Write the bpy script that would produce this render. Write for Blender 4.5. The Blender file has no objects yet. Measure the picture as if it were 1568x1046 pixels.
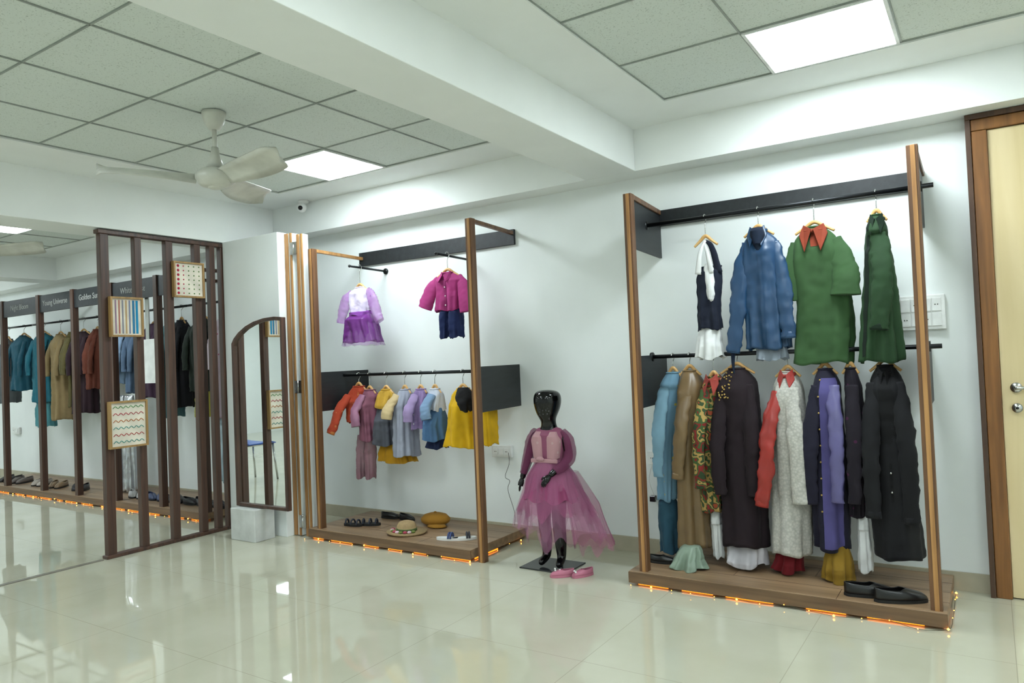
import bpy, bmesh, math, random
from mathutils import Vector, Matrix, noise
random.seed(4)
sc=bpy.context.scene
try:
    sc.view_settings.view_transform='Standard'; sc.view_settings.look='None'; sc.view_settings.exposure=0.62
except Exception: pass

# ---------------------------------------------------------------- materials
def lin(c):
    o=[]
    for v in c[:3]:
        v=v/255.0
        o.append(v/12.92 if v<=0.04045 else ((v+0.055)/1.055)**2.4)
    return (o[0],o[1],o[2],1)
MC={}
def base(name):
    m=bpy.data.materials.new(name); m.use_nodes=True
    return m,m.node_tree,m.node_tree.nodes['Principled BSDF']
def N(nt,t,**k):
    n=nt.nodes.new(t)
    for a,v in k.items():
        if a in n.inputs: n.inputs[a].default_value=v
        else: setattr(n,a,v)
    return n
def coords(nt,scale=(1,1,1),kind='Object'):
    tc=N(nt,'ShaderNodeTexCoord'); mp=N(nt,'ShaderNodeMapping'); mp.inputs['Scale'].default_value=scale
    nt.links.new(tc.outputs[kind],mp.inputs[0]); return mp.outputs[0]
def ramp(nt,fac,stops,interp='LINEAR'):
    r=N(nt,'ShaderNodeValToRGB'); cr=r.color_ramp; cr.interpolation=interp
    while len(cr.elements)<len(stops): cr.elements.new(0.5)
    for e,(p,c) in zip(cr.elements,stops): e.position=p; e.color=lin(c)
    nt.links.new(fac,r.inputs[0]); return r.outputs[0]
def bump(nt,b,h,strength=.3,dist=.002):
    n=N(nt,'ShaderNodeBump',Strength=strength,Distance=dist); nt.links.new(h,n.inputs['Height']); nt.links.new(n.outputs[0],b.inputs['Normal'])
def plain(name,c,rough=.5,metal=0,spec=.5,var=.06,scale=8,bmp=0,coat=0):
    key=('p',name)
    if key in MC: return MC[key]
    m,nt,b=base(name)
    no=N(nt,'ShaderNodeTexNoise',Scale=scale,Detail=3.0); nt.links.new(coords(nt),no.inputs['Vector'])
    lo=[max(0,v*(1-var)) for v in c]; hi=[min(255,v*(1+var)) for v in c]
    nt.links.new(ramp(nt,no.outputs['Fac'],[(.3,lo),(.7,hi)]),b.inputs['Base Color'])
    b.inputs['Roughness'].default_value=rough; b.inputs['Metallic'].default_value=metal
    b.inputs['Specular IOR Level'].default_value=spec; b.inputs['Coat Weight'].default_value=coat
    if bmp: bump(nt,b,no.outputs['Fac'],bmp)
    MC[key]=m; return m
def fabric(c,kind='plain',c2=None,alpha=1.0,rough=.8):
    key=('f',tuple(c),kind,str(c2),alpha,rough)
    if key in MC: return MC[key]
    sc_=lambda q:[v*(.86 if min(q)<180 else .95) for v in q]
    c=sc_(c)
    if c2: c2=[sc_(q) for q in c2] if isinstance(c2,list) else sc_(c2)
    m,nt,b=base('fabric_'+kind)
    b.inputs['Roughness'].default_value=rough; b.inputs['Sheen Weight'].default_value=.03
    b.inputs['Specular IOR Level'].default_value=.25
    v=coords(nt)
    if kind=='floral':
        no=N(nt,'ShaderNodeTexNoise',Scale=17.0,Detail=1.5); nt.links.new(v,no.inputs['Vector'])
        k=len(c2); col=ramp(nt,no.outputs['Fac'],[(.30+.4*i/k,q) for i,q in enumerate(c2)],'CONSTANT')
        nt.links.new(col,b.inputs['Base Color'])
    elif kind=='spots':
        vo=N(nt,'ShaderNodeTexVoronoi',Scale=20.0); nt.links.new(v,vo.inputs['Vector'])
        nt.links.new(ramp(nt,vo.outputs['Distance'],[(0,c2),(.17,c)],'CONSTANT'),b.inputs['Base Color'])
    elif kind=='fleece':
        no=N(nt,'ShaderNodeTexVoronoi',Scale=75.0); nt.links.new(v,no.inputs['Vector'])
        nt.links.new(ramp(nt,no.outputs['Distance'],[(.0,c),(.8,[q*.86 for q in c])]),b.inputs['Base Color'])
        bump(nt,b,no.outputs['Distance'],.5,.003)
    else:
        no=N(nt,'ShaderNodeTexNoise',Scale=9.0,Detail=2.0); nt.links.new(v,no.inputs['Vector'])
        nt.links.new(ramp(nt,no.outputs['Fac'],[(.3,[q*.93 for q in c]),(.72,[min(255,q*1.05) for q in c])]),b.inputs['Base Color'])
    if kind!='fleece':
        w=N(nt,'ShaderNodeTexNoise',Scale=420.0,Detail=1.0); nt.links.new(v,w.inputs['Vector']); bump(nt,b,w.outputs['Fac'],.12,.0006)
    if kind=='satin': b.inputs['Roughness'].default_value=.38; b.inputs['Specular IOR Level'].default_value=.5
    if alpha<1: b.inputs['Alpha'].default_value=alpha
    MC[key]=m; return m
def wood(name,c1,c2,axis=2,rough=.45,scale=1.0):
    key=('w',name)
    if key in MC: return MC[key]
    m,nt,b=base(name); s=[26*scale]*3; s[axis]=1.6*scale
    no=N(nt,'ShaderNodeTexNoise',Scale=1.0,Detail=6.0,Distortion=.6); nt.links.new(coords(nt,s),no.inputs['Vector'])
    nt.links.new(ramp(nt,no.outputs['Fac'],[(.3,c1),(.7,c2)]),b.inputs['Base Color'])
    b.inputs['Roughness'].default_value=rough; bump(nt,b,no.outputs['Fac'],.15,.001); MC[key]=m; return m
def emis(name,c,s):
    key=('e',name)
    if key in MC: return MC[key]
    m,nt,b=base(name); b.inputs['Base Color'].default_value=lin(c); b.inputs['Emission Color'].default_value=lin(c); b.inputs['Emission Strength'].default_value=s
    MC[key]=m; return m

M_wall=plain('wall_paint_white',(229,233,231),.6,var=.01,scale=3)
M_plaster=plain('ceiling_plaster_white',(232,235,232),.7,var=.01,scale=3)
def mk_tile():
    m,nt,b=base('mineral_ceiling_tile')
    v=coords(nt); no=N(nt,'ShaderNodeTexNoise',Scale=140.0,Detail=2.0); nt.links.new(v,no.inputs['Vector'])
    nt.links.new(ramp(nt,no.outputs['Fac'],[(.30,(172,180,172)),(.40,(212,219,213))]),b.inputs['Base Color'])
    b.inputs['Roughness'].default_value=.9; return m
M_tile=mk_tile()
def mk_floor():
    m,nt,b=base('polished_cream_tile')
    g=N(nt,'ShaderNodeNewGeometry'); sep=N(nt,'ShaderNodeSeparateXYZ'); nt.links.new(g.outputs['Position'],sep.inputs[0])
    def line(out,off):
        a=N(nt,'ShaderNodeMath',operation='ADD'); a.inputs[1].default_value=off; nt.links.new(out,a.inputs[0])
        d=N(nt,'ShaderNodeMath',operation='DIVIDE'); d.inputs[1].default_value=.8; nt.links.new(a.outputs[0],d.inputs[0])
        f=N(nt,'ShaderNodeMath',operation='FRACT'); nt.links.new(d.outputs[0],f.inputs[0])
        l=N(nt,'ShaderNodeMath',operation='LESS_THAN'); l.inputs[1].default_value=.0035; nt.links.new(f.outputs[0],l.inputs[0]); return l.outputs[0]
    mx=N(nt,'ShaderNodeMath',operation='MAXIMUM'); nt.links.new(line(sep.outputs[0],21.57),mx.inputs[0]); nt.links.new(line(sep.outputs[1],20.95),mx.inputs[1])
    no=N(nt,'ShaderNodeTexNoise',Scale=2.5,Detail=6.0); nt.links.new(g.outputs['Position'],no.inputs['Vector'])
    c=ramp(nt,no.outputs['Fac'],[(.3,(180,178,157)),(.7,(189,187,168))])
    mix=N(nt,'ShaderNodeMix',data_type='RGBA'); nt.links.new(mx.outputs[0],mix.inputs[0]); nt.links.new(c,mix.inputs[6]); mix.inputs[7].default_value=lin((158,156,138))
    nt.links.new(mix.outputs[2],b.inputs['Base Color']); b.inputs['Roughness'].default_value=.02; b.inputs['IOR'].default_value=2.0
    return m
M_floor=mk_floor()
M_base=plain('skirting_tile_beige',(172,165,144),.3,var=.04)
M_grid=plain('ceiling_grid_metal',(146,152,146),.5)
M_dark=wood('walnut_dark',(50,33,26),(90,62,48))
M_post=wood('rack_wood_brown',(78,52,32),(124,86,54))
M_edge=wood('rack_wood_honey',(146,102,56),(188,140,84))
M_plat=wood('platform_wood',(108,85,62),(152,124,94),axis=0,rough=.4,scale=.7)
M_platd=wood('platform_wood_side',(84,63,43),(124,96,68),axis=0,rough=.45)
M_black=wood('black_panel_wood',(20,23,26),(34,38,41),axis=1,rough=.5)
M_rod=plain('rod_dark_steel',(36,38,40),.35,metal=.7)
M_steel=plain('brushed_steel',(190,190,186),.25,metal=1)
M_hang=wood('hanger_beech',(190,142,80),(218,176,116),axis=0)
M_white=plain('white_plastic',(222,223,220),.35)
M_blk=plain('gloss_black_plastic',(4,4,5),.10,spec=.45)
M_doorw=wood('door_leaf_maple',(206,186,140),(220,202,160),rough=.4,scale=.5)
M_frame=wood('door_frame_teak',(104,66,30),(144,96,48),rough=.35)
M_frame_d=wood('door_frame_dark',(60,41,28),(86,58,40))
M_panel=emis('led_panel_glow',(238,250,255),22.0)
M_amber=emis('amber_bulb',(255,170,60),7.0)
M_added_glow=emis('amber_added_glow',(255,140,34),1.5)  # for tubes added under the decks to strengthen the fairy-light glow

# ---------------------------------------------------------------- helpers
class G:
    def __init__(s,name,loc):
        s.e=bpy.data.objects.new(name,None); s.e.location=loc; s.e.empty_display_size=.1; sc.collection.objects.link(s.e); s.loc=Vector(loc)
def mk(name,vs,fs,mat,g=None,smooth=True):
    mn=Vector([min(v[i] for v in vs) for i in range(3)]); mxx=Vector([max(v[i] for v in vs) for i in range(3)]); c=(mn+mxx)/2
    me=bpy.data.meshes.new(name); me.from_pydata([tuple(Vector(v)-c) for v in vs],[],fs); me.update()
    bm=bmesh.new(); bm.from_mesh(me); bmesh.ops.recalc_face_normals(bm,faces=bm.faces); bm.to_mesh(me); bm.free()
    if smooth: me.polygons.foreach_set('use_smooth',[True]*len(me.polygons))
    if mat: me.materials.append(mat)
    o=bpy.data.objects.new(name,me); sc.collection.objects.link(o)
    if g: o.parent=g.e; o.location=c-g.loc
    else: o.location=c
    return o
BF=[(0,1,2,3),(7,6,5,4),(0,4,5,1),(1,5,6,2),(2,6,7,3),(3,7,4,0)]
def box(name,x0,x1,y0,y1,z0,z1,mat,g=None,bev=0.0):
    vs=[(x0,y0,z0),(x1,y0,z0),(x1,y1,z0),(x0,y1,z0),(x0,y0,z1),(x1,y0,z1),(x1,y1,z1),(x0,y1,z1)]
    o=mk(name,vs,BF,mat,g,False)
    if bev:
        b=o.modifiers.new('bev','BEVEL'); b.width=bev; b.segments=2
    return o
def slab(name,p0,p1,th,z0,z1,mat,g,bev=.002):
    a=Vector(p0);b=Vector(p1);d=(b-a).normalized();n=Vector((-d.y,d.x))*th/2
    q=[a-n,b-n,b+n,a+n]
    o=mk(name,[(v.x,v.y,z0) for v in q]+[(v.x,v.y,z1) for v in q],BF,mat,g,False)
    if bev: m=o.modifiers.new('bev','BEVEL'); m.width=bev; m.segments=2
    return o
def multi_box(name,bs,mat,g=None):
    vs=[];fs=[]
    for (x0,x1,y0,y1,z0,z1) in bs:
        k=len(vs); vs+=[(x0,y0,z0),(x1,y0,z0),(x1,y1,z0),(x0,y1,z0),(x0,y0,z1),(x1,y0,z1),(x1,y1,z1),(x0,y1,z1)]
        fs+=[tuple(i+k for i in f) for f in BF]
    return mk(name,vs,fs,mat,g,False)
def cat(pts,n):
    P=[Vector(p) for p in pts]
    out=[]
    if len(P)==2: return [P[0].lerp(P[1],i/n) for i in range(n+1)]
    for i in range(n+1):
        t=i/n*(len(P)-1); k=min(int(t),len(P)-2); u=t-k
        p0=P[max(k-1,0)];p1=P[k];p2=P[k+1];p3=P[min(k+2,len(P)-1)]
        out.append(.5*((2*p1)+(p2-p0)*u+(2*p0-5*p1+4*p2-p3)*u*u+(3*p1-p0-3*p2+p3)*u*u*u))
    return out
def tube(name,pts,rad,mat,g=None,seg=10,n=None,wr=0.0,flat=1.0,cap=True):
    if not isinstance(rad,(list,tuple)): rad=[rad]*len(pts)
    n=n or max(2,(len(pts)-1)*5)
    if len(pts)==2 and not wr: n=1
    Q=cat([tuple(p)+(r,) for p,r in zip(pts,rad)],n)
    C=[Vector((q[0],q[1],q[2])) for q in Q];Rr=[max(q[3],.0005) for q in Q]
    vs=[];fs=[];up=None
    for i,c in enumerate(C):
        t=(C[min(i+1,n)]-C[max(i-1,0)]).normalized()
        if up is None:
            up=Vector((0,1,0)) if abs(t.y)<.9 else Vector((1,0,0))
        a=(up-t*up.dot(t)).normalized(); b=t.cross(a); up=a
        for j in range(seg):
            th=2*math.pi*j/seg; d=a*math.cos(th)*flat+b*math.sin(th)
            r=Rr[i]
            p=c+d*r
            if wr:
                p+=d*(noise.noise(Vector((p.x*22,p.y*22,p.z*16)))*wr+noise.noise(Vector((p.x*20+p.z*30,p.y*20,p.z*38-p.x*34)))*wr*.7)
            vs.append(p)
    for i in range(n):
        for j in range(seg):
            k=(j+1)%seg; fs.append((i*seg+j,i*seg+k,(i+1)*seg+k,(i+1)*seg+j))
    if cap:
        fs.append(tuple(range(seg))); fs.append(tuple(n*seg+j for j in range(seg)))
    return mk(name,vs,fs,mat,g)
def lathe(name,prof,c,mat,g=None,seg=32,sx=1,sy=1,wob=0):
    vs=[];fs=[]
    for r,z in prof:
        for j in range(seg):
            th=2*math.pi*j/seg; rr=r*(1+wob*math.sin(3*th+1)); vs.append((c[0]+rr*sx*math.cos(th),c[1]+rr*sy*math.sin(th),c[2]+z+(wob*r*.5*math.sin(2*th))))
    for i in range(len(prof)-1):
        for j in range(seg):
            k=(j+1)%seg; fs.append((i*seg+j,i*seg+k,(i+1)*seg+k,(i+1)*seg+j))
    fs.append(tuple(range(seg)));fs.append(tuple((len(prof)-1)*seg+j for j in range(seg)))
    return mk(name,vs,fs,mat,g)
def ball(name,c,r,mat,g=None,s=(1,1,1)):
    prof=[(r*math.sin(math.pi*i/10)+1e-5,-r*math.cos(math.pi*i/10)*s[2]) for i in range(11)]
    return lathe(name,prof,c,mat,g,16,s[0],s[1])

# cloth body --------------------------------------------------------------
def cloth(name,rows,y,dep,mat,g,fold=.010,nf=6,seed=0,ramp_d=.12,nl=50,seg=88,wrk=1.0,hem=.008):
    rows=[(a[0],(a[1]+a[2])/2,(a[2]-a[1])/2) for a in rows]
    zt=rows[0][0];zb=rows[-1][0]
    def at(z):
        for i in range(len(rows)-1):
            if z>=rows[i+1][0]-1e-6:
                u=(rows[i][0]-z)/(rows[i][0]-rows[i+1][0]); u2=u
                if i==0 and len(rows)>2: u2=math.sin(u*math.pi/2)
                return rows[i][1]+(rows[i+1][1]-rows[i][1])*u, rows[i][2]+(rows[i+1][2]-rows[i][2])*u2
        return rows[-1][1],rows[-1][2]
    H=zt-zb
    def surf(t,th,off=0):
        z=zt-H*t; cx,w=at(z); d=dep*min(1,.38+(zt-z)/ramp_d*.62)
        if w<d*.6: d=max(w*1.1,d*.55)
        c=math.cos(th);s=math.sin(th)
        px=math.copysign(abs(c)**.85,c)*w; py=math.copysign(abs(s)**.85,s)*d
        gt=.10+.90*t
        a=nf*th+seed+.9*math.sin(2.2*t+seed)
        f=fold*gt*(math.sin(a)+.35*math.sin(2*a+1))+.4*fold*gt*math.sin((nf*2+1)*th+seed*2+t*1.5)
        f*=min(1,w/.06)
        q=Vector((cx+px,y+py,z+seed*3))
        f+=wrk*(noise.noise(Vector((q.x*16,q.y*16,q.z*3)))*.014+noise.noise(Vector((q.x*14+q.z*12,q.y*18,q.z*20-q.x*14)))*.005+abs(noise.noise(Vector((q.x*30-q.z*22,q.y*20,q.z*30+q.x*16))))*.003)*min(1,t*8+.1)
        f+=off
        L=math.hypot(c/max(w,.01),s/max(d,.01)); nx=c/max(w,.01)/L; ny=s/max(d,.01)/L
        dz=(hem*math.sin(3*th+seed)+hem*.3*math.sin(nf*2*th+seed*2))*max(0,(t-.75)/.25)
        return (cx+px+nx*f,y+py+ny*f,z+dz)
    vs=[];fs=[]
    for i in range(nl+1):
        for j in range(seg): vs.append(surf(i/nl,2*math.pi*j/seg))
    for k,(t,o) in enumerate([(1.0,-.004),(.93,-.010),(.85,-.02)]):
        for j in range(seg): vs.append(surf(t,2*math.pi*j/seg,o))
    tot=nl+4
    for i in range(tot-1):
        for j in range(seg):
            k=(j+1)%seg; fs.append((i*seg+j,i*seg+k,(i+1)*seg+k,(i+1)*seg+j))
    fs.append(tuple(range(seg))); fs.append(tuple((tot-1)*seg+j for j in range(seg)))
    mk(name,vs,fs,mat,g)
    return surf
def skirt(name,rows,y,dep0,dep1,mat,g,fold=.03,nf=13,seed=0,hem=.04,cy1=0):
    nl,seg=30,144; vs=[];fs=[]
    zt,zb=rows[0][0],rows[-1][0]
    for i in range(nl+1):
        t=i/nl; z=zt+(zb-zt)*t
        for k in range(len(rows)-1):
            if z>=rows[k+1][0]-1e-6: break
        u=(rows[k][0]-z)/(rows[k][0]-rows[k+1][0]); a=rows[k][1]+(rows[k+1][1]-rows[k][1])*u; b=rows[k][2]+(rows[k+1][2]-rows[k][2])*u
        cx=(a+b)/2;w=(b-a)/2;d=dep0+(dep1-dep0)*t**.8
        for j in range(seg):
            th=2*math.pi*j/seg
            f=1+fold/.2*(.15+.85*t)*(.6*math.sin(nf*th+seed+math.sin(3*th)+t)+.4*math.sin((2*nf+3)*th+seed*3))*.5+.25*t*noise.noise(Vector((math.cos(th)*2+seed,math.sin(th)*2,t*1.5)))
            dz=hem*t*t*(noise.noise(Vector((math.cos(th)*3+seed,math.sin(th)*3,7)))*1.6+.5*math.sin(nf*th+seed))
            vs.append((cx+w*f*math.cos(th),y+cy1*t+d*f*math.sin(th),z+dz))
    for i in range(nl):
        for j in range(seg):
            k=(j+1)%seg; fs.append((i*seg+j,i*seg+k,(i+1)*seg+k,(i+1)*seg+j))
    return mk(name,vs,fs,mat,g)
def sleeve(name,pts,rad,mat,g,flat=.55,cuff=None,wr=.009):
    tube(name,pts,rad,mat,g,seg=26,n=36,wr=wr,flat=flat)
    if cuff:
        a=Vector(pts[-2]);b=Vector(pts[-1]);d=(b-a).normalized(); tube(name+'_cuff',[b-d*.03,b+d*.006],[rad[-1]*1.0,rad[-1]*1.02],cuff,g,seg=24,n=3,wr=.002,flat=flat)
def placket(surf,mat,g,btn=None,t0=.04,t1=.97,th=-math.pi/2,w=.10,nb=6,name='placket'):
    vs=[];fs=[];n=40
    for i in range(n+1):
        t=t0+(t1-t0)*i/n
        vs.append(surf(t,th-w,.003)); vs.append(surf(t,th,.0035)); vs.append(surf(t,th+w,.003)); 
    for i in range(n): fs.append((3*i,3*i+1,3*i+4,3*i+3)); fs.append((3*i+1,3*i+2,3*i+5,3*i+4))
    mk(name,vs,fs,mat,g)
    if btn:
        for i in range(nb):
            p=surf(t0+(t1-t0)*(i+.5)/nb,th,.005); ball('button_%d'%(i+1),p,.005,btn,g,(1,.5,1))
def collar(cx,y,z,w,d,mat,g,wing=.07):
    pts=[(cx+w*math.cos(a),y+d*math.sin(a),z+.012*math.sin(a)) for a in [(-.5+i/12*2)*math.pi+.0 for i in range(13)]]
    tube('collar_stand',pts,.012,mat,g,seg=8,n=36)
    for s in (-1,1):
        q=[(cx+s*.004,y-d-.012,z-.005),(cx+s*(w*.95),y-d*.35,z+.028),(cx+s*(w*1.35),y-d*.7,z-.03),(cx+s*(w*.75),y-d-.03,z-wing)]
        q2=[(a,b-.008,c+.002) for a,b,c in q]
        o=mk('collar_wing',q+q2,BF,mat,g,False); b=o.modifiers.new('b','BEVEL'); b.width=.003; b.segments=2
def hanger(cx,y,z,rz,hw,g,ang=0,mat=None):
    m=mat or M_hang; ca,sa=math.cos(ang),math.sin(ang)
    P=lambda u,h:(cx+u*ca,y+u*sa,z+h)
    tube('hanger_arm',[P(-hw,-.03),P(-hw*.5,0.0),P(0,.028),P(hw*.5,0.0),P(hw,-.03)],[.007,.009,.011,.009,.007],m,g,seg=10,n=20)
    r=.022
    pts=[(cx,y,z+.03),(cx,y,rz-.045)]+[(cx,y+r*math.sin(a),rz-r*.2-r*math.cos(a)*1.0) for a in [math.pi*(.15+.25*i) for i in range(6)]]
    tube('hook',pts,.0028,M_steel,g,seg=6,n=36)

# ---------------------------------------------------------------- room shell
XL,XR,YF=-13.0,3.0,-8.0
box('floor',XL,XR,YF,0,-.1,0,M_floor)
box('wall_back',XL,XR,0,.12,0,2.95,M_wall)
box('wall_left',XL-.12,XL,YF,.12,0,2.95,M_wall)
box('wall_right',XR,XR+.12,YF,.12,0,2.95,M_wall)
box('wall_front',XL,XR,YF-.12,YF,0,2.95,M_wall)
box('ceiling',XL,XR,YF,0,2.815,2.95,M_tile)
ZC=2.80
multi_box('ceiling_plaster_border',[(XL,XR,-.575,-.2,ZC,2.815),(-5.45,-4.91,YF,-.575,ZC,2.815),(-1.87,-1.51,YF,-.575,ZC,2.815),(-2.46,-2.23,YF,-.575,ZC,2.815),(-6.3,-5.85,YF,-.575,ZC,2.815)],M_plaster)
box('beam_along_wall',XL,XR,-.2,0,2.53,2.815,M_plaster)
box('beam_main',-2.23,-1.87,YF,-.2,2.53,2.815,M_plaster,bev=.004)
box('beam_partition',-5.85,-5.45,YF,-.2,2.44,2.815,M_plaster,bev=.004)
box('beam_far',-9.9,-9.5,YF,-.2,2.53,2.815,M_plaster)
gb=[]
gy=[-.58-.61*i for i in range(13)]
for (a,b,x0) in [(-4.905,-2.46,-4.90),(-1.51,XR,-1.51),(-9.5,-6.3,-9.35),(XL,-9.9,-12.78)]:
    for yv in gy: gb.append((a,b,yv-.004,yv+.004,2.808,2.8155))
    x=x0
    while x<b:
        gb.append((x-.004,x+.004,YF,-.58,2.808,2.8155)); x+=.61
multi_box('ceiling_grid_bars',gb,M_grid)
for px in [-4.29,-.90,1.54,-8.13,-11.56]:
    for py in ([-1.19,-4.24,-6.68] if px==-4.29 else [-1.19,-3.63,-6.07] if px>-6 else [-1.80,-4.24,-6.68]):
        g=G('led_ceiling_panel',(px+.305,py+.305,2.806))
        box('diffuser',px+.02,px+.59,py+.02,py+.59,2.8035,2.811,M_panel,g)
        multi_box('panel_frame',[(px+.005,px+.605,py+.005,py+.02,2.801,2.812),(px+.005,px+.605,py+.59,py+.605,2.801,2.812),(px+.005,px+.02,py+.02,py+.59,2.801,2.812),(px+.59,px+.605,py+.02,py+.59,2.801,2.812)],M_white,g)
multi_box('baseboard_back',[(XL,-.05,-.012,0,0,.10)],M_base)
box('floor_threshold_strip',-5.50,-5.46,YF,-1.80,0,.006,plain('threshold_dark',(120,116,104),.3))
box('wall_partition_stub',-5.45,-4.74,-.74,-.64,0,2.44,M_wall,bev=.003)
g=G('folding_door_panel',(-4.6,-.66,1.2))
box('leaf_back',-4.735,-4.655,-.66,-.60,0.005,2.43,M_wall,g,.003)
box('leaf_front',-4.60,-4.535,-.655,-.60,0.005,2.41,M_wall,g,.003)
box('edge_strip_1',-4.735,-4.70,-.672,-.66,.005,2.43,M_edge,g,.002)
box('edge_strip_2',-4.675,-4.655,-.672,-.66,.005,2.43,M_edge,g,.002)
box('edge_strip_3',-4.60,-4.575,-.667,-.655,.005,2.41,M_edge,g,.002)
box('edge_strip_4',-4.557,-4.535,-.667,-.655,.005,2.41,M_edge,g,.002)
for z in (2.30,1.19,.12):
    tube('hinge_barrel',[(-4.627,-.675,z-.05),(-4.627,-.675,z+.05)],.008,M_steel,g)
    box('hinge_leaf_1',-4.665,-4.63,-.677,-.672,z-.05,z+.05,M_steel,g)
    box('hinge_leaf_2',-4.624,-4.59,-.677,-.668,z-.05,z+.05,M_steel,g)
g=G('door_1',(.5,-.02,1.2))
box('door_leaf',.041,.959,-.045,-.005,.006,2.438,M_doorw,g,.003)
box('jamb_edge_left',-.055,-.031,-.075,0,0,2.499,M_frame_d,g,.002)
box('jamb_left',-.03,.04,-.065,0,0,2.438,M_frame,g,.004)
box('jamb_right',.96,1.03,-.065,0,0,2.438,M_frame,g,.004)
box('head',-.03,1.03,-.065,0,2.44,2.499,M_frame,g,.004)
box('head_edge',-.055,1.055,-.075,0,2.50,2.528,M_frame_d,g,.002)
box('jamb_edge_right',1.031,1.055,-.075,0,0,2.499,M_frame_d,g,.002)
def disc_y(name,c,r,th,mat,g): tube(name,[(c[0],c[1],c[2]),(c[0],c[1]-th,c[2])],r,mat,g,seg=24)
disc_y('handle_rose',(.105,-.045,1.09),.026,.01,M_steel,g); disc_y('handle_neck',(.105,-.055,1.09),.010,.035,M_steel,g)
tube('lever',[(.105,-.088,1.09),(.14,-.092,1.09),(.22,-.090,1.088)],[.010,.009,.007],M_steel,g)
disc_y('key_rose',(.105,-.045,.985),.024,.012,M_steel,g); disc_y('key_hole',(.105,-.057,.985),.007,.004,M_blk,g)

def plate(name,x0,x1,z0,z1,nx,nz):
    g=G(name,((x0+x1)/2,-.01,(z0+z1)/2))
    box('plate_base',x0,x1,-.03,0,z0,z1,M_white,g,.004)
    w=(x1-x0-.03)/nx;h=(z1-z0-.03)/nz
    for i in range(nx):
        for j in range(nz):
            box('key_%d'%(i*nz+j+1),x0+.015+i*w+.003,x0+.015+(i+1)*w-.003,-.037,-.028,z0+.015+j*h+.004,z0+.015+(j+1)*h-.004,M_white,g,.002)
            if (i+j)%2==0:
                for dx in (-.006,.006): disc_y('pin',(x0+.015+(i+.5)*w+dx,-.0365,z0+.015+(j+.5)*h),.003,.002,M_blk,g)
    return g
plate('switch_board',-.42,-.19,1.41,1.60,4,2)
g=plate('wall_socket',-3.22,-3.04,.60,.69,3,1)
tube('cord',[(-3.06,-.04,.64),(-3.05,-.05,.56),(-3.09,-.05,.46),(-3.05,-.05,.43),(-3.07,-.05,.36),(-3.02,-.05,.2),(-3.03,-.04,.1)],.0018,M_blk,g,seg=6,n=40)
g=plate('wall_socket',-1.95,-1.84,.60,.69,2,1)
tube('cord',[(-1.90,-.04,.63),(-1.93,-.06,.5),(-1.88,-.06,.35),(-1.86,-.05,.2),(-1.88,-.05,.1)],.0025,M_white,g,seg=6,n=30)
box('plug',-1.93,-1.89,-.07,-.037,.36,.40,M_blk,g,.004)
plate('wall_socket',-11.2,-11.0,.60,.69,2,1)
g=G('security_camera',(-4.95,-.27,2.70))
lathe('mount',[(.045,0),(.045,-.02),(.02,-.03)],(-4.95,-.27,2.80),M_white,g)
ball('camera_ball',(-4.95,-.29,2.735),.042,M_white,g); ball('lens',(-4.93,-.325,2.725),.02,M_blk,g)

# ---------------------------------------------------------------- ceiling fans
M_fan=plain('fan_cream_enamel',(200,200,190),.3)
def fan(c,a0):
    x,y=c; g=G('ceiling_fan',(x,y,2.45))
    lathe('canopy',[(.03,-.09),(.055,-.05),(.065,-.01),(.065,.01)],(x,y,2.80),M_fan,g)
    tube('down_rod',[(x,y,2.78),(x,y,2.50)],.013,M_fan,g,seg=14)
    lathe('rod_cover',[(.018,.12),(.028,.06),(.05,.0)],(x,y,2.49),M_fan,g)
    lathe('motor',[(.03,-.06),(.08,-.05),(.11,-.02),(.11,.015),(.08,.04),(.03,.05)],(x,y,2.44),M_fan,g)
    ball('cap',(x,y,2.385),.045,M_fan,g,(1,1,.35))
    for i in range(3):
        a=a0+i*2*math.pi/3; ca,sa=math.cos(a),math.sin(a); vs=[];fs=[];n=20
        for k in range(n+1):
            t=k/n; r=.10+.49*t; wf=.04+.05*math.sin(min(1,t*1.25)*math.pi*.62); 
            if t>.85: wf*=math.sqrt(max(0.02,1-((t-.85)/.15)**2))
            sw=.05*math.sin(t*2.2)
            for q in (-1,-.5,0,.5,1):
                u=q*wf+sw; z=2.43-.035*q+.012*(1-q*q)+.02*t
                vs.append((x+r*ca-u*sa,y+r*sa+u*ca,z))
        for k in range(n):
            for q in range(4): fs.append((k*5+q,k*5+q+1,(k+1)*5+q+1,(k+1)*5+q))
        o=mk('blade_%d'%(i+1),vs,fs,M_fan,g); s=o.modifiers.new('s','SOLIDIFY'); s.thickness=.006
fan((-3.61,-2.07),math.radians(-8))
fan((-7.1,-1.95),math.radians(28))

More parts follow.
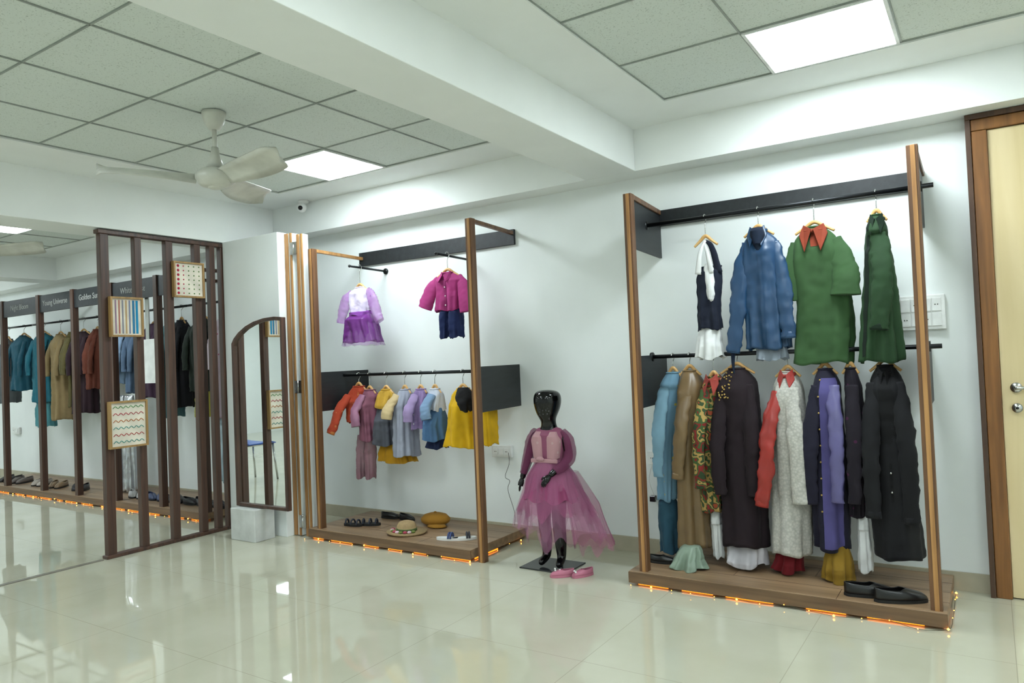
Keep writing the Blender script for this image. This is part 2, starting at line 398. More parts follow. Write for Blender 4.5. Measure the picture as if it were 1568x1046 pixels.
# ---------------------------------------------------------------- blue chair in the next room (seen in the mirror)
g=G('blue_plastic_chair',(-7.5,-2.8,.45)); Mbc=plain('blue_plastic',(24,74,160),.35)
def shell(name,pts,w,mat,g):
    vs=[];fs=[];n=len(pts)-1
    for (y_,z_) in pts:
        for k in range(7):
            u=-1+k/3; vs.append((-7.5+u*w,-2.8+y_+.02*u*u,z_+.012*u*u))
    for i in range(n):
        for k in range(6): fs.append((i*7+k,i*7+k+1,(i+1)*7+k+1,(i+1)*7+k))
    o=mk(name,vs,fs,mat,g); s=o.modifiers.new('s','SOLIDIFY'); s.thickness=.012
shell('seat',[(-.22,.43),(-.15,.45),(0,.44),(.15,.44),(.2,.46)],.22,Mbc,g)
shell('backrest',[(.20,.50),(.225,.60),(.25,.72),(.28,.84)],.21,Mbc,g)
for sx in (-1,1):
    tube('front_leg',[(-7.5+sx*.19,-2.98,.44),(-7.5+sx*.21,-3.02,.0)],.012,M_steel,g)
    tube('rear_leg',[(-7.5+sx*.19,-2.53,.78),(-7.5+sx*.19,-2.60,.45),(-7.5+sx*.21,-2.55,.0)],.012,M_steel,g)
    tube('side_rail',[(-7.5+sx*.19,-2.99,.435),(-7.5+sx*.19,-2.60,.445)],.010,M_steel,g)

# ---------------------------------------------------------------- wooden partition screen
g=G('wooden_slat_partition',(-5.48,-1.2,1.2))
PX0,PX1=-5.515,-5.46
for i,(a,b) in enumerate([(-1.765,-1.70),(-1.505,-1.45),(-1.25,-1.19),(-1.0,-.945),(-.86,-.81),(-.755,-.70)]):
    box('slat_%d'%(i+1),PX0,PX1,a,b,.0,2.40,M_dark,g,.004)
box('top_rail',PX0-.005,PX1+.005,-1.78,-.70,2.40,2.43,M_dark,g,.004)
box('bottom_rail',PX0-.005,PX1+.01,-1.78,-.70,.0,.025,M_dark,g,.004)
M_gold=wood('picture_frame_gilt',(132,100,56),(172,138,86)); M_canvas=fabric((226,218,200),'plain')
def art(y0,y1,z0,z1,kind):
    x=-5.43; g=G('embroidered_wall_frame',(x,(y0+y1)/2,(z0+z1)/2)); f=.014
    multi_box('frame',[(x-.025,x+.012,y0,y1,z0,z0+f),(x-.025,x+.012,y0,y1,z1-f,z1),(x-.025,x+.012,y0,y0+f,z0+f,z1-f),(x-.025,x+.012,y1-f,y1,z0+f,z1-f)],M_gold,g)
    box('canvas',x-.012,x,y0+f,y1-f,z0+f,z1-f,M_canvas,g)
    W=y1-y0-2*f;H=z1-z0-2*f
    if kind==0:
        cols=[(170,140,160),(200,130,110),(150,150,160),(206,170,120),(140,146,176),(60,130,170),(40,150,196)]
        for i,c in enumerate(cols):
            u=y0+f+W*(.10+.83*i/len(cols)); multi_box('stripe_%d'%i,[(x,x+.002,u,u+W*(.05 if i<5 else .08),z0+f+.01,z1-f-.01)],fabric(c),g)
    elif kind==1:
        for i,c in enumerate([(190,40,70),(200,60,90),(90,130,70),(90,130,70),(110,140,80)]):
            for j in range(7):
                r=.011 if i==0 else .006
                ball('stitch',(x+.001,y0+f+W*(.12+.19*i),z0+f+H*(.08+.14*j)),r,fabric(c),g,(.25,1,1))
    else:
        for i,c in enumerate([(60,150,140),(200,70,70),(70,160,150),(210,120,60),(200,60,80),(90,160,90)]):
            z=z0+f+H*(.1+.16*i); pts=[(x+.002,y0+f+W*(.06+.88*k/12),z+(.008 if k%2 else -.008)) for k in range(13)]
            tube('zigzag_%d'%i,pts,.0026,fabric(c),g,seg=5,n=36)
art(-1.72,-1.47,1.63,1.93,0); art(-1.21,-.94,1.95,2.24,1); art(-1.75,-1.46,.80,1.15,2)

# ---------------------------------------------------------------- standing mirror on block
g=G('concrete_block',(-4.93,-.86,.13)); box('block',-5.12,-4.82,-.98,-.79,0,.25,plain('block_grey',(196,198,194),.8),g,.006)
g=G('standing_mirror',(-4.82,-.90,1.0))
out=[(-5.18,.255),(-4.555,.255),(-4.555,1.735),(-4.65,1.745),(-4.78,1.74),(-4.90,1.72),(-5.00,1.69),(-5.09,1.645),(-5.15,1.60),(-5.18,1.56)]
out=[(a+.05,b) for a,b in out]
cx,cz=-4.82,1.0; inn=[(cx+(a-cx)*.91,cz+(b-cz)*.965) for a,b in out]
vs=[];n=len(out)
for yv in (-.915,-.875):
    vs+=[(a,yv,b) for a,b in out]+[(a,yv,b) for a,b in inn]
fs=[]
for i in range(n):
    j=(i+1)%n
    fs+=[(i,j,n+j,n+i),(2*n+i,3*n+i,3*n+j,2*n+j),(i,2*n+i,2*n+j,j),(n+i,n+j,3*n+j,3*n+i)]
o=mk('frame',vs,fs,M_dark,g,False); b=o.modifiers.new('b','BEVEL'); b.width=.003
mm,nt,b=base('mirror_silver'); b.inputs['Metallic'].default_value=1; b.inputs['Roughness'].default_value=.015; b.inputs['Base Color'].default_value=(.90,.93,.92,1)
mk('glass',[(a,-.897,b) for a,b in inn],[tuple(range(n))],mm,g,False)
mk('backing',[(a,-.880,b) for a,b in inn],[tuple(range(n))],M_dark,g,False)

# ---------------------------------------------------------------- racks
def post(x,y,z0,z1,g,w=.05,nm='post'):
    box(nm,x-w/2,x+w/2,y-w/2,y+w/2,z0,z1,M_post,g,.003)
    box(nm+'_edge',x-w*.14,x+w*.26,y-w/2-.004,y-w/2,z0,z1-.002,M_edge,g,.001)
M_wire=plain('wire_green',(70,66,44),.5)
def fairy(x0,x1,y,side=None):
    g=G('fairy_lights',((x0+x1)/2,y,.02)); pts=[]
    n=int((x1-x0)/.12)
    for i in range(n+1): pts.append((x0+(x1-x0)*i/n,y-.002-.035*random.random()*(i%3==0),.006+.012*random.random()*(i%2)))
    if side:
        for i in range(1,5): pts.append((x1+.012,y+(side-y)*i/4,.010+.01*(i%2)))
    tube('wire',pts,.0013,M_wire,g,seg=5,n=len(pts)*3)
    # broken glowing tubes added under the deck to spread the bulbs' amber glow
    i=0; x=x0+.03
    while x<x1-.12:
        L=.10+.16*random.random(); i+=1
        tube('rope_light_%d'%i,[(x,y+.030,.008),(min(x+L,x1-.02),y+.030,.008)],.0045,M_added_glow,g,seg=8); x+=L+.06+.12*random.random()
    if side: tube('rope_light_side',[(x1-.02,y+.08,.008),(x1-.02,y+.35,.008)],.0045,M_added_glow,g,seg=8)
    vs=[];fs=[]
    for q,pnt in enumerate(pts):
        k=len(vs); r=.0030+(.0036 if q%4==1 else 0); c=Vector(pnt)+Vector((0,-.002,.002))
        for d in [(1,0,0),(-1,0,0),(0,1,0),(0,-1,0),(0,0,1),(0,0,-1)]: vs.append(c+Vector(d)*r)
        for f in [(0,2,4),(2,1,4),(1,3,4),(3,0,4),(2,0,5),(1,2,5),(3,1,5),(0,3,5)]: fs.append(tuple(a+k for a in f))
    mk('bulbs',vs,fs,M_amber,g)
def platform(x0,x1,y0,g,h=.082):
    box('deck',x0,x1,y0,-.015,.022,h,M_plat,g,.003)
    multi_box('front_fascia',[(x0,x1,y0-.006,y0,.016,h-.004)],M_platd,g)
    nb=4; multi_box('plank_gaps',[(x0,x1,y0+(-.015-y0)*i/nb-.0015,y0+(-.015-y0)*i/nb+.0015,h-.002,h+.0006) for i in range(1,nb)],M_dark,g)
    multi_box('plank_butt',[(x0+(x1-x0)*f,x0+(x1-x0)*f+.003,y0+(-.015-y0)*i/nb,y0+(-.015-y0)*(i+1)/nb,h-.002,h+.0006) for i,f in enumerate((.7,.35,.6,.2))],M_dark,g)
    multi_box('feet',[(x0+.02,x0+.08,y0+.07,-.05,0,.024),(x1-.08,x1-.03,y0+.07,-.05,0,.024)],M_platd,g)
g=G('clothing_rack',(-1.0,-.33,1.1))
platform(-1.82,-.22,-.68,g)
xl,xlw,xr,xrw=-1.735,-1.80,-.265,-.275
post(xl,-.635,.08,2.285,g,nm='post_left'); post(xr,-.635,.08,2.285,g,nm='post_right')
for nm,a,b in (('left',xl,xlw),('right',xr,xrw)):
    slab('top_bar_'+nm,(a,-.61),(b,0),.04,2.255,2.285,M_post,g)
    slab('panel_top_'+nm,(a,-.61),(b,-.001),.018,1.97,2.255,M_black,g)
    slab('panel_low_'+nm,(a,-.61),(b,-.001),.018,1.02,1.33,M_black,g)
box('wall_board',xlw,xrw,-.025,-.001,2.18,2.285,M_black,g,.002)
tube('rod_upper',[(-1.77,-.33,2.14),(-.20,-.33,2.14)],.0125,M_rod,g,seg=14)
tube('rod_lower',[(-1.77,-.33,1.32),(-.20,-.33,1.32)],.0125,M_rod,g,seg=14)
for z in (2.14,1.32):
    tube('flange_l',[(-1.765,-.33,z),(-1.75,-.33,z)],.028,M_rod,g,seg=16); tube('flange_r',[(-.262,-.33,z),(-.25,-.33,z)],.028,M_rod,g,seg=16)
fairy(-1.80,-.22,-.69,side=-.1)
g=G('clothing_rack',(-3.7,-.33,1.1))
platform(-4.53,-2.95,-.70,g)
xl,xlw,xr,xrw=-4.435,-4.52,-2.885,-2.96
post(xl,-.65,.08,2.275,g,nm='post_left'); post(xr,-.65,.0,2.30,g,nm='post_right')
slab('top_bar_left',(xl,-.64),(xlw,0),.03,2.25,2.275,M_edge,g); slab('top_bar_right',(xr,-.64),(xrw,0),.03,2.275,2.30,M_post,g)
slab('panel_low_left',(xl,-.62),(xlw,-.001),.018,.99,1.30,M_black,g); slab('panel_low_right',(xr,-.62),(xrw,-.001),.018,.99,1.30,M_black,g)
box('wall_board',xlw-.03,xrw+.02,-.025,-.001,2.20,2.315,M_black,g,.002)
tube('rod_lower',[(-4.48,-.33,1.265),(-2.92,-.33,1.265)],.0125,M_rod,g,seg=14)
for x in (-4.26,-3.37):
    tube('display_arm',[(x,-.002,2.13),(x,-.42,2.14)],.009,M_rod,g,seg=12); tube('arm_flange',[(x,-.001,2.13),(x,-.012,2.13)],.025,M_rod,g,seg=16); ball('arm_tip',(x,-.425,2.14),.012,M_rod,g)
fairy(-4.53,-2.95,-.71,side=-.1)
g=G('clothing_rack',(-8.0,-.33,1.1))
platform(-10.7,-5.9,-.68,g)
pxs=[-10.65,-9.85,-8.95,-8.18,-7.41,-6.61,-5.93]
for i,x in enumerate(pxs):
    box('post_%d'%i,x-.03,x+.03,-.67,-.61,.08,2.28,M_dark,g,.003)
    slab('top_bar_%d'%i,(x,-.61),(x,-.0),.04,2.25,2.28,M_dark,g)
for i in range(6):
    a,b=pxs[i]+.03,pxs[i+1]-.03
    tube('rod_%d'%i,[(a-.02,-.33,2.0),(b+.02,-.33,2.0)],.012,M_rod,g)
    box('sign_board_%d'%i,a,b,-.655,-.635,2.08,2.27,M_black,g,.002)
    cu=bpy.data.curves.new('sign_text','FONT'); cu.body=['Coral Tide','Night Bloom','Young Universe','Golden Sunset','White Noise','Evergreen'][i]; cu.size=.085; cu.align_x='CENTER'; cu.align_y='CENTER'; cu.extrude=.001; cu.materials.append(plain('sign_lettering',(150,152,148),.5))
    o=bpy.data.objects.new('sign_text_%d'%i,cu); sc.collection.objects.link(o); o.parent=g.e; o.location=Vector(((a+b)/2,-.657,2.175))-g.loc; o.rotation_euler=(math.pi/2,0,0)
fairy(-10.7,-5.9,-.69)

# ---------------------------------------------------------------- garments
Y=-.33
def garment(name,rows,mat,dep=.1,rz=2.14,fold=.010,nf=6,seed=0,y=Y,hang=True,hw=None,ramp_d=.12,nm='body'):
    cx=(rows[0][1]+rows[0][2])/2
    g=G(name,(cx,y,(rows[0][0]+rows[-1][0])/2))
    s=cloth(nm,rows,y,dep,mat,g,fold,nf,seed,ramp_d)
    pts=[Vector(s(.004,2*math.pi*i/16))+Vector((0,0,.002)) for i in range(17)]
    tube('neckband',pts,.0055,mat,g,seg=8,n=32)
    if hang:
        w=hw or (rows[1][2]-rows[1][1])*.45
        hanger(cx,y,rows[0][0]+.0,rz,w,g)
    return g,s
navy=fabric((28,34,52)); wht=fabric((228,229,228)); 
g,s=garment('navy_vest_dress',[(1.84,-1.435,-1.30),(1.76,-1.45,-1.29),(1.60,-1.45,-1.32),(1.47,-1.45,-1.31)],navy,.045,seed=1,hang=False,ramp_d=.03,fold=.006)
tube('strap_left',[(-1.385,Y-.01,2.00),(-1.41,Y-.04,1.92),(-1.43,Y-.03,1.80)],[.008,.012,.02],wht,g,wr=.002,n=12,flat=.4); tube('strap_right',[(-1.385,Y,2.0),(-1.34,Y-.03,1.95),(-1.31,Y-.02,1.8)],[.008,.018,.024],navy,g,wr=.002,n=12,flat=.4)
tube('strap_lining',[(-1.39,Y-.02,1.98),(-1.365,Y-.045,1.92),(-1.345,Y-.045,1.8)],[.006,.012,.014],wht,g,wr=.002,n=12,flat=.4)
cloth('white_bib',[(1.86,-1.385,-1.345),(1.80,-1.395,-1.33),(1.64,-1.375,-1.34)],Y-.03,.03,wht,g,.003,4,2)
cloth('white_hem',[(1.49,-1.44,-1.32),(1.40,-1.455,-1.315),(1.30,-1.47,-1.305)],Y,.06,wht,g,.012,5,3,hem=.012)
hanger(-1.385,Y,2.0,2.14,.07,g)
blue=fabric((28,70,110),'satin'); blue_d=fabric((18,32,54))
g,s=garment('blue_jacket',[(2.02,-1.105,-1.045),(1.94,-1.16,-.975),(1.77,-1.165,-.945),(1.54,-1.175,-.93),(1.34,-1.165,-.935)],blue,.075,seed=2,fold=.014,nf=5)
sleeve('sleeve_left',[(-1.135,Y-.02,1.95),(-1.175,Y-.045,1.78),(-1.20,Y-.055,1.56),(-1.235,Y-.06,1.33)],[.033,.045,.044,.037],blue,g,cuff=blue,flat=.45,wr=.012)
sleeve('sleeve_right',[(-.995,Y-.02,1.94),(-.955,Y-.045,1.77),(-.935,Y-.06,1.57),(-.925,Y-.07,1.40)],[.033,.045,.044,.039],blue,g,cuff=blue,flat=.45,wr=.012)
cloth('open_neck_lining',[(2.03,-1.10,-1.04),(1.98,-1.105,-1.025),(1.88,-1.075,-1.05)],Y-.050,.045,blue_d,g,.002,3,1,ramp_d=.02,wrk=.3)
collar(-1.075,Y-.01,2.015,.042,.045,blue,g,.10)
placket(s,blue,g,None,w=.05,t0=.18); tube('hanging_tie',[(-1.235,Y-.06,1.35),(-1.24,Y-.06,1.27),(-1.235,Y-.06,1.20)],[.012,.010,.006],blue_d,g,wr=.003,flat=.4)
cloth('grey_lining_hem',[(1.36,-1.11,-.965),(1.28,-1.11,-.955)],Y-.01,.065,fabric((150,160,172)),g,.010,6,3)
green=fabric((62,96,56)); rust=fabric((148,62,38))
g,s=garment('green_shirt',[(2.0,-.81,-.74),(1.92,-.885,-.66),(1.81,-.895,-.62),(1.59,-.89,-.61),(1.38,-.90,-.61),(1.25,-.91,-.62)],green,.07,seed=5,fold=.013,nf=4)
sleeve('sleeve_right',[(-.675,Y-.02,1.92),(-.635,Y-.045,1.80),(-.62,Y-.065,1.70),(-.625,Y-.075,1.61)],[.04,.06,.070,.074],green,g,flat=.4,wr=.007)
sleeve('sleeve_left',[(-.865,Y-.01,1.92),(-.89,Y-.03,1.80),(-.895,Y-.03,1.60)],[.035,.045,.045],green,g,flat=.4,wr=.006)
collar(-.775,Y,1.985,.055,.055,rust,g,.13); placket(s,rust,g,None,t0=.02,t1=.15,w=.12)
dgreen=fabric((44,74,44)); 
g,s=garment('dark_green_jacket',[(2.02,-.49,-.44),(1.93,-.52,-.415),(1.61,-.545,-.39),(1.42,-.565,-.385),(1.25,-.58,-.375)],dgreen,.10,seed=8,fold=.014,nf=5)
sleeve('sleeve_front',[(-.455,Y-.05,1.92),(-.44,Y-.10,1.75),(-.45,Y-.115,1.6),(-.47,Y-.115,1.42)],[.038,.048,.048,.04],dgreen,g,cuff=fabric((20,40,24)),wr=.010,flat=.5)
collar(-.465,Y,2.0,.03,.05,fabric((24,44,28)),g,.09); placket(s,fabric((20,34,24)),g,None,th=-math.pi*.72,w=.14)
RZ=1.32
lb=fabric((116,156,180),'spots',(196,180,90)); 
g,s=garment('light_blue_embroidered_dress',[(1.22,-1.66,-1.59),(1.12,-1.71,-1.59),(.70,-1.74,-1.63),(.44,-1.75,-1.645)],lb,.12,RZ,seed=1.5,nf=5)
sleeve('sleeve',[(-1.66,Y-.06,1.14),(-1.675,Y-.13,.95),(-1.69,Y-.14,.75),(-1.70,Y-.13,.6)],[.03,.04,.034,.031],fabric((130,168,188)),g)
cloth('teal_jeans',[(.46,-1.745,-1.65),(.30,-1.755,-1.63),(.13,-1.755,-1.63)],Y,.08,fabric((44,82,102)),g,.010,4,1)
gold=fabric((128,102,66),'satin')
g,s=garment('gold_long_coat',[(1.23,-1.555,-1.485),(1.13,-1.59,-1.44),(.71,-1.62,-1.45),(.18,-1.62,-1.445)],gold,.12,RZ,seed=3.5,nf=4,fold=.014)
sleeve('sleeve',[(-1.515,Y-.07,1.14),(-1.535,Y-.14,.95),(-1.555,Y-.15,.75),(-1.575,Y-.14,.6)],[.035,.043,.038,.036],gold,g,cuff=gold,wr=.010)
cloth('mint_skirt',[(.21,-1.56,-1.46),(.14,-1.60,-1.45),(.088,-1.63,-1.43)],Y-.14,.10,fabric((140,160,140),'satin'),g,.016,6,3)
cols=[(52,72,44),(140,44,40),(70,96,52),(190,156,90),(58,80,48),(172,80,50)]
fl=fabric((60,90,50),'floral',cols)
g,s=garment('floral_jacket',[(1.19,-1.40,-1.33),(1.08,-1.455,-1.345),(.71,-1.465,-1.365),(.40,-1.46,-1.36)],fl,.12,RZ,seed=4.2,y=Y-.03)
collar(-1.37,Y-.03,1.18,.035,.06,fabric((170,70,60)),g,.1)
sleeve('sleeve',[(-1.40,Y-.09,1.12),(-1.425,Y-.16,.9),(-1.435,Y-.16,.7),(-1.435,Y-.14,.55)],[.03,.038,.034,.032],fl,g)
cloth('white_trousers',[(.42,-1.44,-1.37),(.12,-1.42,-1.37)],Y,.06,wht,g,.01,4,3)
blk=fabric((36,24,30)); 
g,s=garment('black_embroidered_coat',[(1.235,-1.275,-1.195),(1.13,-1.345,-1.125),(.72,-1.35,-1.115),(.22,-1.35,-1.115)],blk,.12,RZ,seed=6,nf=4,fold=.012)
sleeve('sleeve_left',[(-1.30,Y-.06,1.14),(-1.325,Y-.12,.9),(-1.33,Y-.14,.7),(-1.325,Y-.13,.52)],[.035,.043,.04,.036],blk,g)
sleeve('sleeve_right',[(-1.165,Y-.06,1.14),(-1.14,Y-.12,.9),(-1.14,Y-.13,.7),(-1.14,Y-.12,.52)],[.035,.043,.04,.036],blk,g)
brass=plain('brass_bead',(190,160,90),.3,metal=.8)
for i in range(26):
    t=.02+.16*random.random(); p=s(t,-math.pi/2-.75+random.random()*.7,.004); ball('embroidery_bead',p,.005,brass,g)
cloth('white_underskirt',[(.25,-1.33,-1.14),(.17,-1.335,-1.125),(.11,-1.335,-1.12)],Y,.11,fabric((192,188,192)),g,.014,6,3,hem=.015)
fle=fabric((202,199,190),'fleece'); red=fabric((170,42,32),'satin'); dred=fabric((112,14,24))
g,s=garment('white_textured_coat',[(1.21,-.985,-.925),(1.12,-1.035,-.885),(.73,-1.05,-.865),(.45,-1.065,-.87),(.20,-1.085,-.88)],fle,.12,RZ,seed=7,nf=4,y=Y+.01)
sleeve('red_sleeve',[(-.995,Y-.08,1.10),(-1.04,Y-.14,.90),(-1.055,Y-.16,.7),(-1.09,Y-.16,.48)],[.03,.044,.041,.036],red,g,cuff=red,wr=.012)
sleeve('sleeve_right',[(-.92,Y-.08,1.12),(-.905,Y-.13,.9),(-.895,Y-.14,.72),(-.89,Y-.14,.5)],[.035,.043,.04,.038],fle,g)
collar(-.955,Y,1.195,.035,.06,red,g,.08)
cloth('red_trousers',[(.26,-1.04,-.935),(.16,-1.06,-.93),(.10,-1.08,-.93)],Y,.08,dred,g,.014,5,3)
pur=fabric((88,82,138)); ndk=fabric((32,30,48))
g,s=garment('purple_long_robe',[(1.22,-.79,-.725),(1.12,-.825,-.685),(.74,-.845,-.675),(.25,-.85,-.68)],ndk,.11,RZ,seed=9,nf=4)
vs=[];fs=[]
for i in range(41):
    for j in range(9): vs.append(s(.05+.93*i/40,-math.pi/2-.15+1.15*j/8,.005))
for i in range(40):
    for j in range(8): fs.append((i*9+j,i*9+j+1,(i+1)*9+j+1,(i+1)*9+j))
mk('lilac_front_panel',vs,fs,pur,g)
sleeve('sleeve',[(-.71,Y-.08,1.13),(-.695,Y-.14,.92),(-.695,Y-.15,.72),(-.705,Y-.14,.52)],[.032,.038,.034,.032],fabric((106,100,154),'satin'),g)
sleeve('sleeve_left',[(-.79,Y-.08,1.13),(-.82,Y-.13,.9),(-.83,Y-.14,.72),(-.835,Y-.13,.5)],[.032,.038,.034,.032],ndk,g)
for i in range(9):
    p=s(.06+.09*i,-math.pi/2-.18,.006); ball('button_%d'%i,p,.005,brass,g)
cloth('mustard_trousers',[(.28,-.79,-.68),(.17,-.80,-.665),(.09,-.805,-.66)],Y-.03,.09,fabric((150,116,34)),g,.012,5,3)
bf=fabric((30,24,34),'spots',(74,30,64))
g,s=garment('black_floral_shirt',[(1.22,-.655,-.61),(1.12,-.665,-.575),(.74,-.67,-.57),(.43,-.67,-.57)],bf,.11,RZ,seed=10,y=Y+.01)
sleeve('sleeve',[(-.615,Y-.08,1.13),(-.61,Y-.14,.9),(-.615,Y-.15,.7),(-.62,Y-.14,.52)],[.03,.038,.034,.032],bf,g)
cloth('white_trousers',[(.45,-.64,-.58),(.14,-.635,-.575)],Y,.06,wht,g,.008,4,3)
bz=fabric((26,26,29)); bzl=fabric((15,15,17))
g,s=garment('black_blazer',[(1.23,-.495,-.43),(1.13,-.54,-.375),(.75,-.555,-.34),(.44,-.56,-.335),(.24,-.55,-.325)],bz,.12,RZ,seed=11,nf=3,fold=.008)
sleeve('sleeve_left',[(-.51,Y-.07,1.14),(-.53,Y-.13,.9),(-.535,Y-.15,.72),(-.535,Y-.14,.46)],[.038,.044,.040,.036],bz,g,cuff=bz)
sleeve('sleeve_right',[(-.41,Y-.07,1.14),(-.375,Y-.13,.9),(-.365,Y-.14,.7),(-.365,Y-.13,.44)],[.038,.044,.040,.036],bz,g,cuff=bz)
collar(-.462,Y-.03,1.20,.035,.05,bzl,g,.16)
placket(s,bzl,g,None,t0=.02,t1=.4,w=.3); placket(s,bzl,g,M_steel,t0=.5,t1=.7,w=.03,nb=2)

lav=fabric((186,122,204),'satin',None,.30); lavs=fabric((196,130,214),'satin',None,.48); pup=fabric((112,36,130),'satin'); 
g,s=garment('lavender_organza_dress',[(1.97,-4.29,-4.20),(1.93,-4.35,-4.15),(1.85,-4.35,-4.14),(1.74,-4.34,-4.15)],fabric((216,204,228)),.055,2.14,seed=1,ramp_d=.05,fold=.004)
cloth('purple_skirt',[(1.76,-4.345,-4.15),(1.68,-4.38,-4.11),(1.53,-4.41,-4.07)],Y,.11,pup,g,.014,9,2,ramp_d=.05)
skirt('organza_overskirt',[(1.76,-4.345,-4.15),(1.66,-4.385,-4.10),(1.50,-4.43,-4.05)],Y,.06,.13,lav,g,.03,11,1,hem=.01)
sleeve('sleeve_left',[(-4.33,Y,1.94),(-4.38,Y-.03,1.87),(-4.41,Y-.04,1.78),(-4.43,Y-.05,1.69)],[.03,.050,.048,.043],lavs,g)
sleeve('sleeve_right',[(-4.16,Y,1.94),(-4.09,Y-.03,1.87),(-4.04,Y-.04,1.77),(-4.0,Y-.05,1.68)],[.03,.050,.048,.043],lavs,g)
cloth('waist_sash',[(1.78,-4.35,-4.14),(1.74,-4.35,-4.14)],Y,.068,fabric((150,80,176)),g,.002,4,1,ramp_d=.01)
mag=fabric((184,60,130)); 
g,s=garment('magenta_shirt_outfit',[(2.0,-3.39,-3.29),(1.94,-3.45,-3.21),(1.84,-3.45,-3.21),(1.72,-3.45,-3.22)],mag,.06,2.14,seed=2,ramp_d=.06)
sleeve('sleeve_left',[(-3.42,Y,1.96),(-3.48,Y-.02,1.89),(-3.52,Y-.03,1.81),(-3.545,Y-.03,1.75)],[.035,.055,.06,.062],mag,g,flat=.45)
sleeve('sleeve_right',[(-3.25,Y,1.96),(-3.19,Y-.02,1.88),(-3.16,Y-.03,1.79),(-3.15,Y-.03,1.70)],[.035,.058,.066,.068],mag,g,flat=.45)
collar(-3.34,Y,1.985,.045,.045,mag,g,.06); placket(s,fabric((156,46,110)),g,M_white,nb=4,w=.06)
for nm,a,b in (('leg_left',-3.41,-3.33),('leg_right',-3.325,-3.235)): cloth('navy_denim_'+nm,[(1.74,a+.01,b),(1.62,a-.01,b+.01),(1.52,a-.01,b+.005)],Y,.06,fabric((32,44,90)),g,.01,4,2,ramp_d=.03)
RZ=1.265
redo=fabric((180,66,38),'spots',(206,120,70))
g,s=garment('red_embroidered_jacket',[(1.17,-4.35,-4.25),(1.11,-4.40,-4.23),(.98,-4.40,-4.23),(.88,-4.39,-4.25)],redo,.09,RZ,seed=1)
sleeve('sleeve_front',[(-4.36,Y-.06,1.10),(-4.385,Y-.14,1.0),(-4.39,Y-.18,.91),(-4.42,Y-.21,.81)],[.036,.045,.041,.040],redo,g,cuff=fabric((200,120,60)))
mau=fabric((146,90,110)); 
g,s=garment('mauve_tunic_set',[(1.14,-4.22,-4.14),(1.08,-4.25,-4.11),(.91,-4.25,-4.11),(.74,-4.25,-4.10)],mau,.10,RZ,seed=2)
for a,b in ((-4.30,-4.23),(-4.21,-4.14)): cloth('sheer_trouser_leg',[(.78,a,b),(.6,a-.01,b+.01),(.44,a,b)],Y-.03,.05,fabric((172,126,138),'plain',None,.7),g,.008,4,2)
sleeve('sleeve',[(-4.2,Y-.06,1.10),(-4.22,Y-.13,.98),(-4.2,Y-.15,.86)],[.035,.042,.04],fabric((172,116,146),'satin'),g)
g,s=garment('yellow_grey_dress',[(1.14,-4.04,-3.96),(1.08,-4.08,-3.92),(1.0,-4.08,-3.92)],fabric((214,168,60)),.08,RZ,seed=3)
cloth('grey_pinafore',[(1.02,-4.08,-3.92),(.88,-4.10,-3.91),(.71,-4.12,-3.90)],Y,.10,fabric((90,92,102)),g,.012,6,2)
cloth('mustard_hem',[(.75,-4.10,-3.86),(.66,-4.12,-3.82),(.57,-4.12,-3.79)],Y+.06,.10,fabric((208,152,30)),g,.016,8,2)
g,s=garment('white_grey_dress',[(1.14,-3.84,-3.77),(1.08,-3.87,-3.74),(.92,-3.88,-3.73),(.80,-3.885,-3.73),(.63,-3.89,-3.72)],fabric((176,180,198)),.10,RZ,seed=4)
sleeve('sleeve',[(-3.84,Y-.06,1.10),(-3.865,Y-.13,1.0),(-3.87,Y-.15,.92)],[.035,.048,.044],fabric((224,198,150)),g)
g,s=garment('lilac_shirt',[(1.14,-3.68,-3.61),(1.08,-3.705,-3.58),(.92,-3.71,-3.58),(.84,-3.71,-3.58)],fabric((164,138,190)),.09,RZ,seed=5)
sleeve('sleeve',[(-3.65,Y-.06,1.10),(-3.67,Y-.12,.99),(-3.67,Y-.13,.90)],[.035,.046,.042],fabric((178,154,202)),g); placket(s,fabric((150,130,180)),g,M_white,nb=4,w=.05)
g,s=garment('blue_denim_frock',[(1.14,-3.54,-3.47),(1.08,-3.565,-3.44),(.98,-3.565,-3.44)],fabric((204,208,222)),.08,RZ,seed=6)
cloth('denim_skirt',[(1.0,-3.565,-3.44),(.86,-3.58,-3.43),(.76,-3.59,-3.42)],Y,.11,fabric((90,130,176)),g,.012,6,2)
cloth('navy_hem',[(.78,-3.58,-3.43),(.70,-3.59,-3.42)],Y,.10,fabric((28,40,76)),g,.012,6,2)
sleeve('sleeve',[(-3.5,Y-.05,1.10),(-3.515,Y-.11,1.0),(-3.5,Y-.12,.92)],[.035,.046,.042],fabric((140,170,206)),g)
yel=fabric((240,188,26))
g,s=garment('yellow_gathered_dress',[(1.14,-3.28,-3.20),(1.08,-3.32,-3.13),(.95,-3.35,-3.11),(.84,-3.37,-3.10),(.72,-3.40,-3.09)],yel,.12,RZ,seed=7,nf=8,fold=.016)
cloth('black_bodice',[(1.15,-3.25,-3.17),(1.06,-3.26,-3.12),(.98,-3.22,-3.12)],Y-.04,.075,fabric((24,22,24)),g,.005,4,1)
g,s=garment('yellow_frock',[(1.12,-3.035,-2.985),(1.0,-3.04,-2.975),(.74,-3.045,-2.97)],yel,.13,RZ,seed=8,nf=8,fold=.008)

